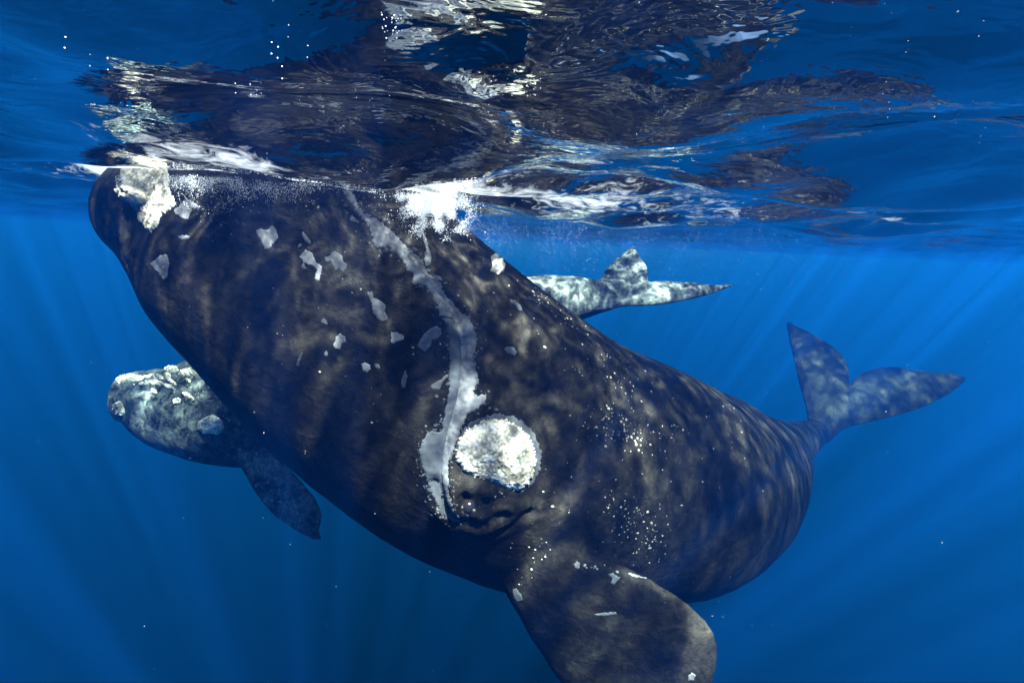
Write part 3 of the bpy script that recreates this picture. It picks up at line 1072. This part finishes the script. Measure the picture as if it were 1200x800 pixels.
pp, rr = [], []
while len(pp) < 14000:
    x = 545 + abs(r.gauss(0, 1)) * 170
    dep = 0.03 + abs(r.gauss(0, 1)) * 0.35
    z = r.uniform(6.5, 10)
    p = at(x, 285, z)
    p[2] = -dep
    pp.append(p); rr.append(r.uniform(.0012, .0028))
grains('drifting_bubbles', pp, rr, FINE, 'pale mist of tiny bubbles drifting beneath the surface beyond the back')

pp, rr = [], []
def strew(n, x0, x1, ya, yb, rmin, rmax, thr, sx=.02, sy=.12, seed=0):
    q = random.Random(seed)
    for _ in range(n):
        x = q.uniform(x0, x1)
        k = (x - x0) / (x1 - x0)
        y = (ya[0] + (ya[1] - ya[0]) * k) + q.random() * ((yb[0] + (yb[1] - yb[0]) * k) - (ya[0] + (ya[1] - ya[0]) * k))
        if mnoise.fractal(Vector((x * sx, y * sy, seed + .37)), 1, 2, 3) < thr + q.gauss(0, .08) + 1.3 * max(0, abs(2 * k - 1) - .4):
            continue
        p = on_surface(x, y)
        if not 0.5 < p[1] < 30:
            continue
        p[2] -= 0.006
        pp.append(p); rr.append(rmin + (rmax - rmin) * q.random() ** 3)
strew(7000, 125, 640, (176, 190), (200, 212), .0015, .006, .0, .012, .16, seed=1)  # foam beads, also standing in for the glare along the waterline
strew(5000, 150, 560, (190, 200), (210, 222), .0015, .005, -.02, seed=2)
blobs('sea_foam', pp, rr, SOFT_FOAM, 'white foam, partly imitating glare, strewn under the surface along the waterline', 0.25)

pp, rr = [], []
q = random.Random(5)
for x, y, sz in [(75, 50, 3), (104, 66, 2), (125, 69, 2), (455, 53, 6), (462, 55, 5), (338, 50, 2), (325, 63, 2), (318, 60, 2), (330, 78, 2), (360, 64, 2), (275, 93, 1.6), (293, 95, 1.6), (300, 88, 1.6), (305, 92, 1.6),
                 (640, 30, 8), (660, 26, 8), (605, 100, 9), (620, 99, 6), (650, 12, 2), (745, 48, 3), (802, 10, 2.5), (840, 24, 4), (915, 36, 2), (825, 53, 1.6), (1043, 8, 3), (1120, 18, 2), (1147, 18, 4), (1118, 35, 3), (1146, 47, 2),
                 (1031, 36, 2), (1040, 42, 2), (1061, 64, 1.6), (1038, 92, 1.6), (1046, 98, 1.6), (1101, 109, 1.6), (926, 58, 1.6), (898, 127, 1.5), (970, 38, 1.6)]:
    n = 1 if sz < 5 else 8
    for _ in range(n):
        xx, yy = (x, y) if n == 1 else (x + q.gauss(0, sz * .9), y + q.gauss(0, sz * .35))
        p = on_surface(xx, yy)
        p[2] -= 0.012
        rad = (sz if n == 1 else q.uniform(1.2, 3)) * 0.38 * ((p - CAM) @ F) / FPX
        pp.append(p); rr.append(rad)
for _ in range(50):
    x, y = q.uniform(0, 1200), q.uniform(0, 170)
    p = on_surface(x, y); p[2] -= .01
    pp.append(p); rr.append(q.uniform(.2, .45) * ((p - CAM) @ F) / FPX)
blobs('air_bubbles', pp, rr, FOAM, 'bright air bubbles caught under the water surface', 0.8)

# how thick the foam lies on the sea: along the head's wet line, where it also imitates glare, and over churned water beyond
from mathutils.kdtree import KDTree
wc, _ = mesh_np(a_body)
wc = wc + ADULT
wet = wc[np.abs(wc[:, 2] + 0.01) < 0.035]
kd = KDTree(len(wet))
for n_, c_ in enumerate(wet):
    kd.insert((c_[0], c_[1], 0), n_)
kd.balance()
sc, _ = mesh_np(SEA)
foam = np.zeros(len(sc))
mid = wet.mean(0)
near = np.where(np.hypot(sc[:, 0] - mid[0], sc[:, 1] - mid[1]) < 9)[0]
for n_ in near:
    d_ = kd.find((sc[n_, 0], sc[n_, 1], 0))[2]
    foam[n_] = 0.80 * math.exp(-(d_ / 0.11) ** 2) + 0.42 * math.exp(-(d_ / 0.60) ** 2)
def patch(px, py, wx, wy, amt):
    p = on_surface(px, py)
    global foam
    foam = np.maximum(foam, amt * np.exp(-((sc[:, 0] - p[0]) / wx) ** 2 - ((sc[:, 1] - p[1]) / wy) ** 2))
patch(520, 212, .55, .6, 0.95)
patch(600, 218, .6, .8, 0.62)
patch(690, 228, .9, 1.3, 0.50)
patch(780, 240, 1.6, 2.4, 0.37)
patch(660, 190, .5, .5, 0.40)
patch(760, 205, .6, .6, 0.38)
patch(230, 165, .45, .35, 0.52)
patch(150, 150, .3, .3, 0.45)
patch(60, 215, .7, .6, 0.36)
at_f = SEA.data.attributes.new('foam', 'FLOAT', 'POINT')
at_f.data.foreach_set('value', foam.astype(np.float32))

# motes adrift in the water
pp, rr = [], []
for _ in range(150):
    z = r.uniform(0.8, 5.5)
    x, y = r.uniform(-20, 1220), r.uniform(270, 810)
    loc, _n = cast(ABVH, x, y)
    if loc is not None and (loc - CAM) @ F < z + .1:
        continue
    pp.append(at(x, y, z)); rr.append(r.uniform(.0008, .0022) * (0.5 + 0.15 * z))
grains('marine_snow', pp, rr, SOFT_FOAM, 'tiny pale motes adrift in the blue water')
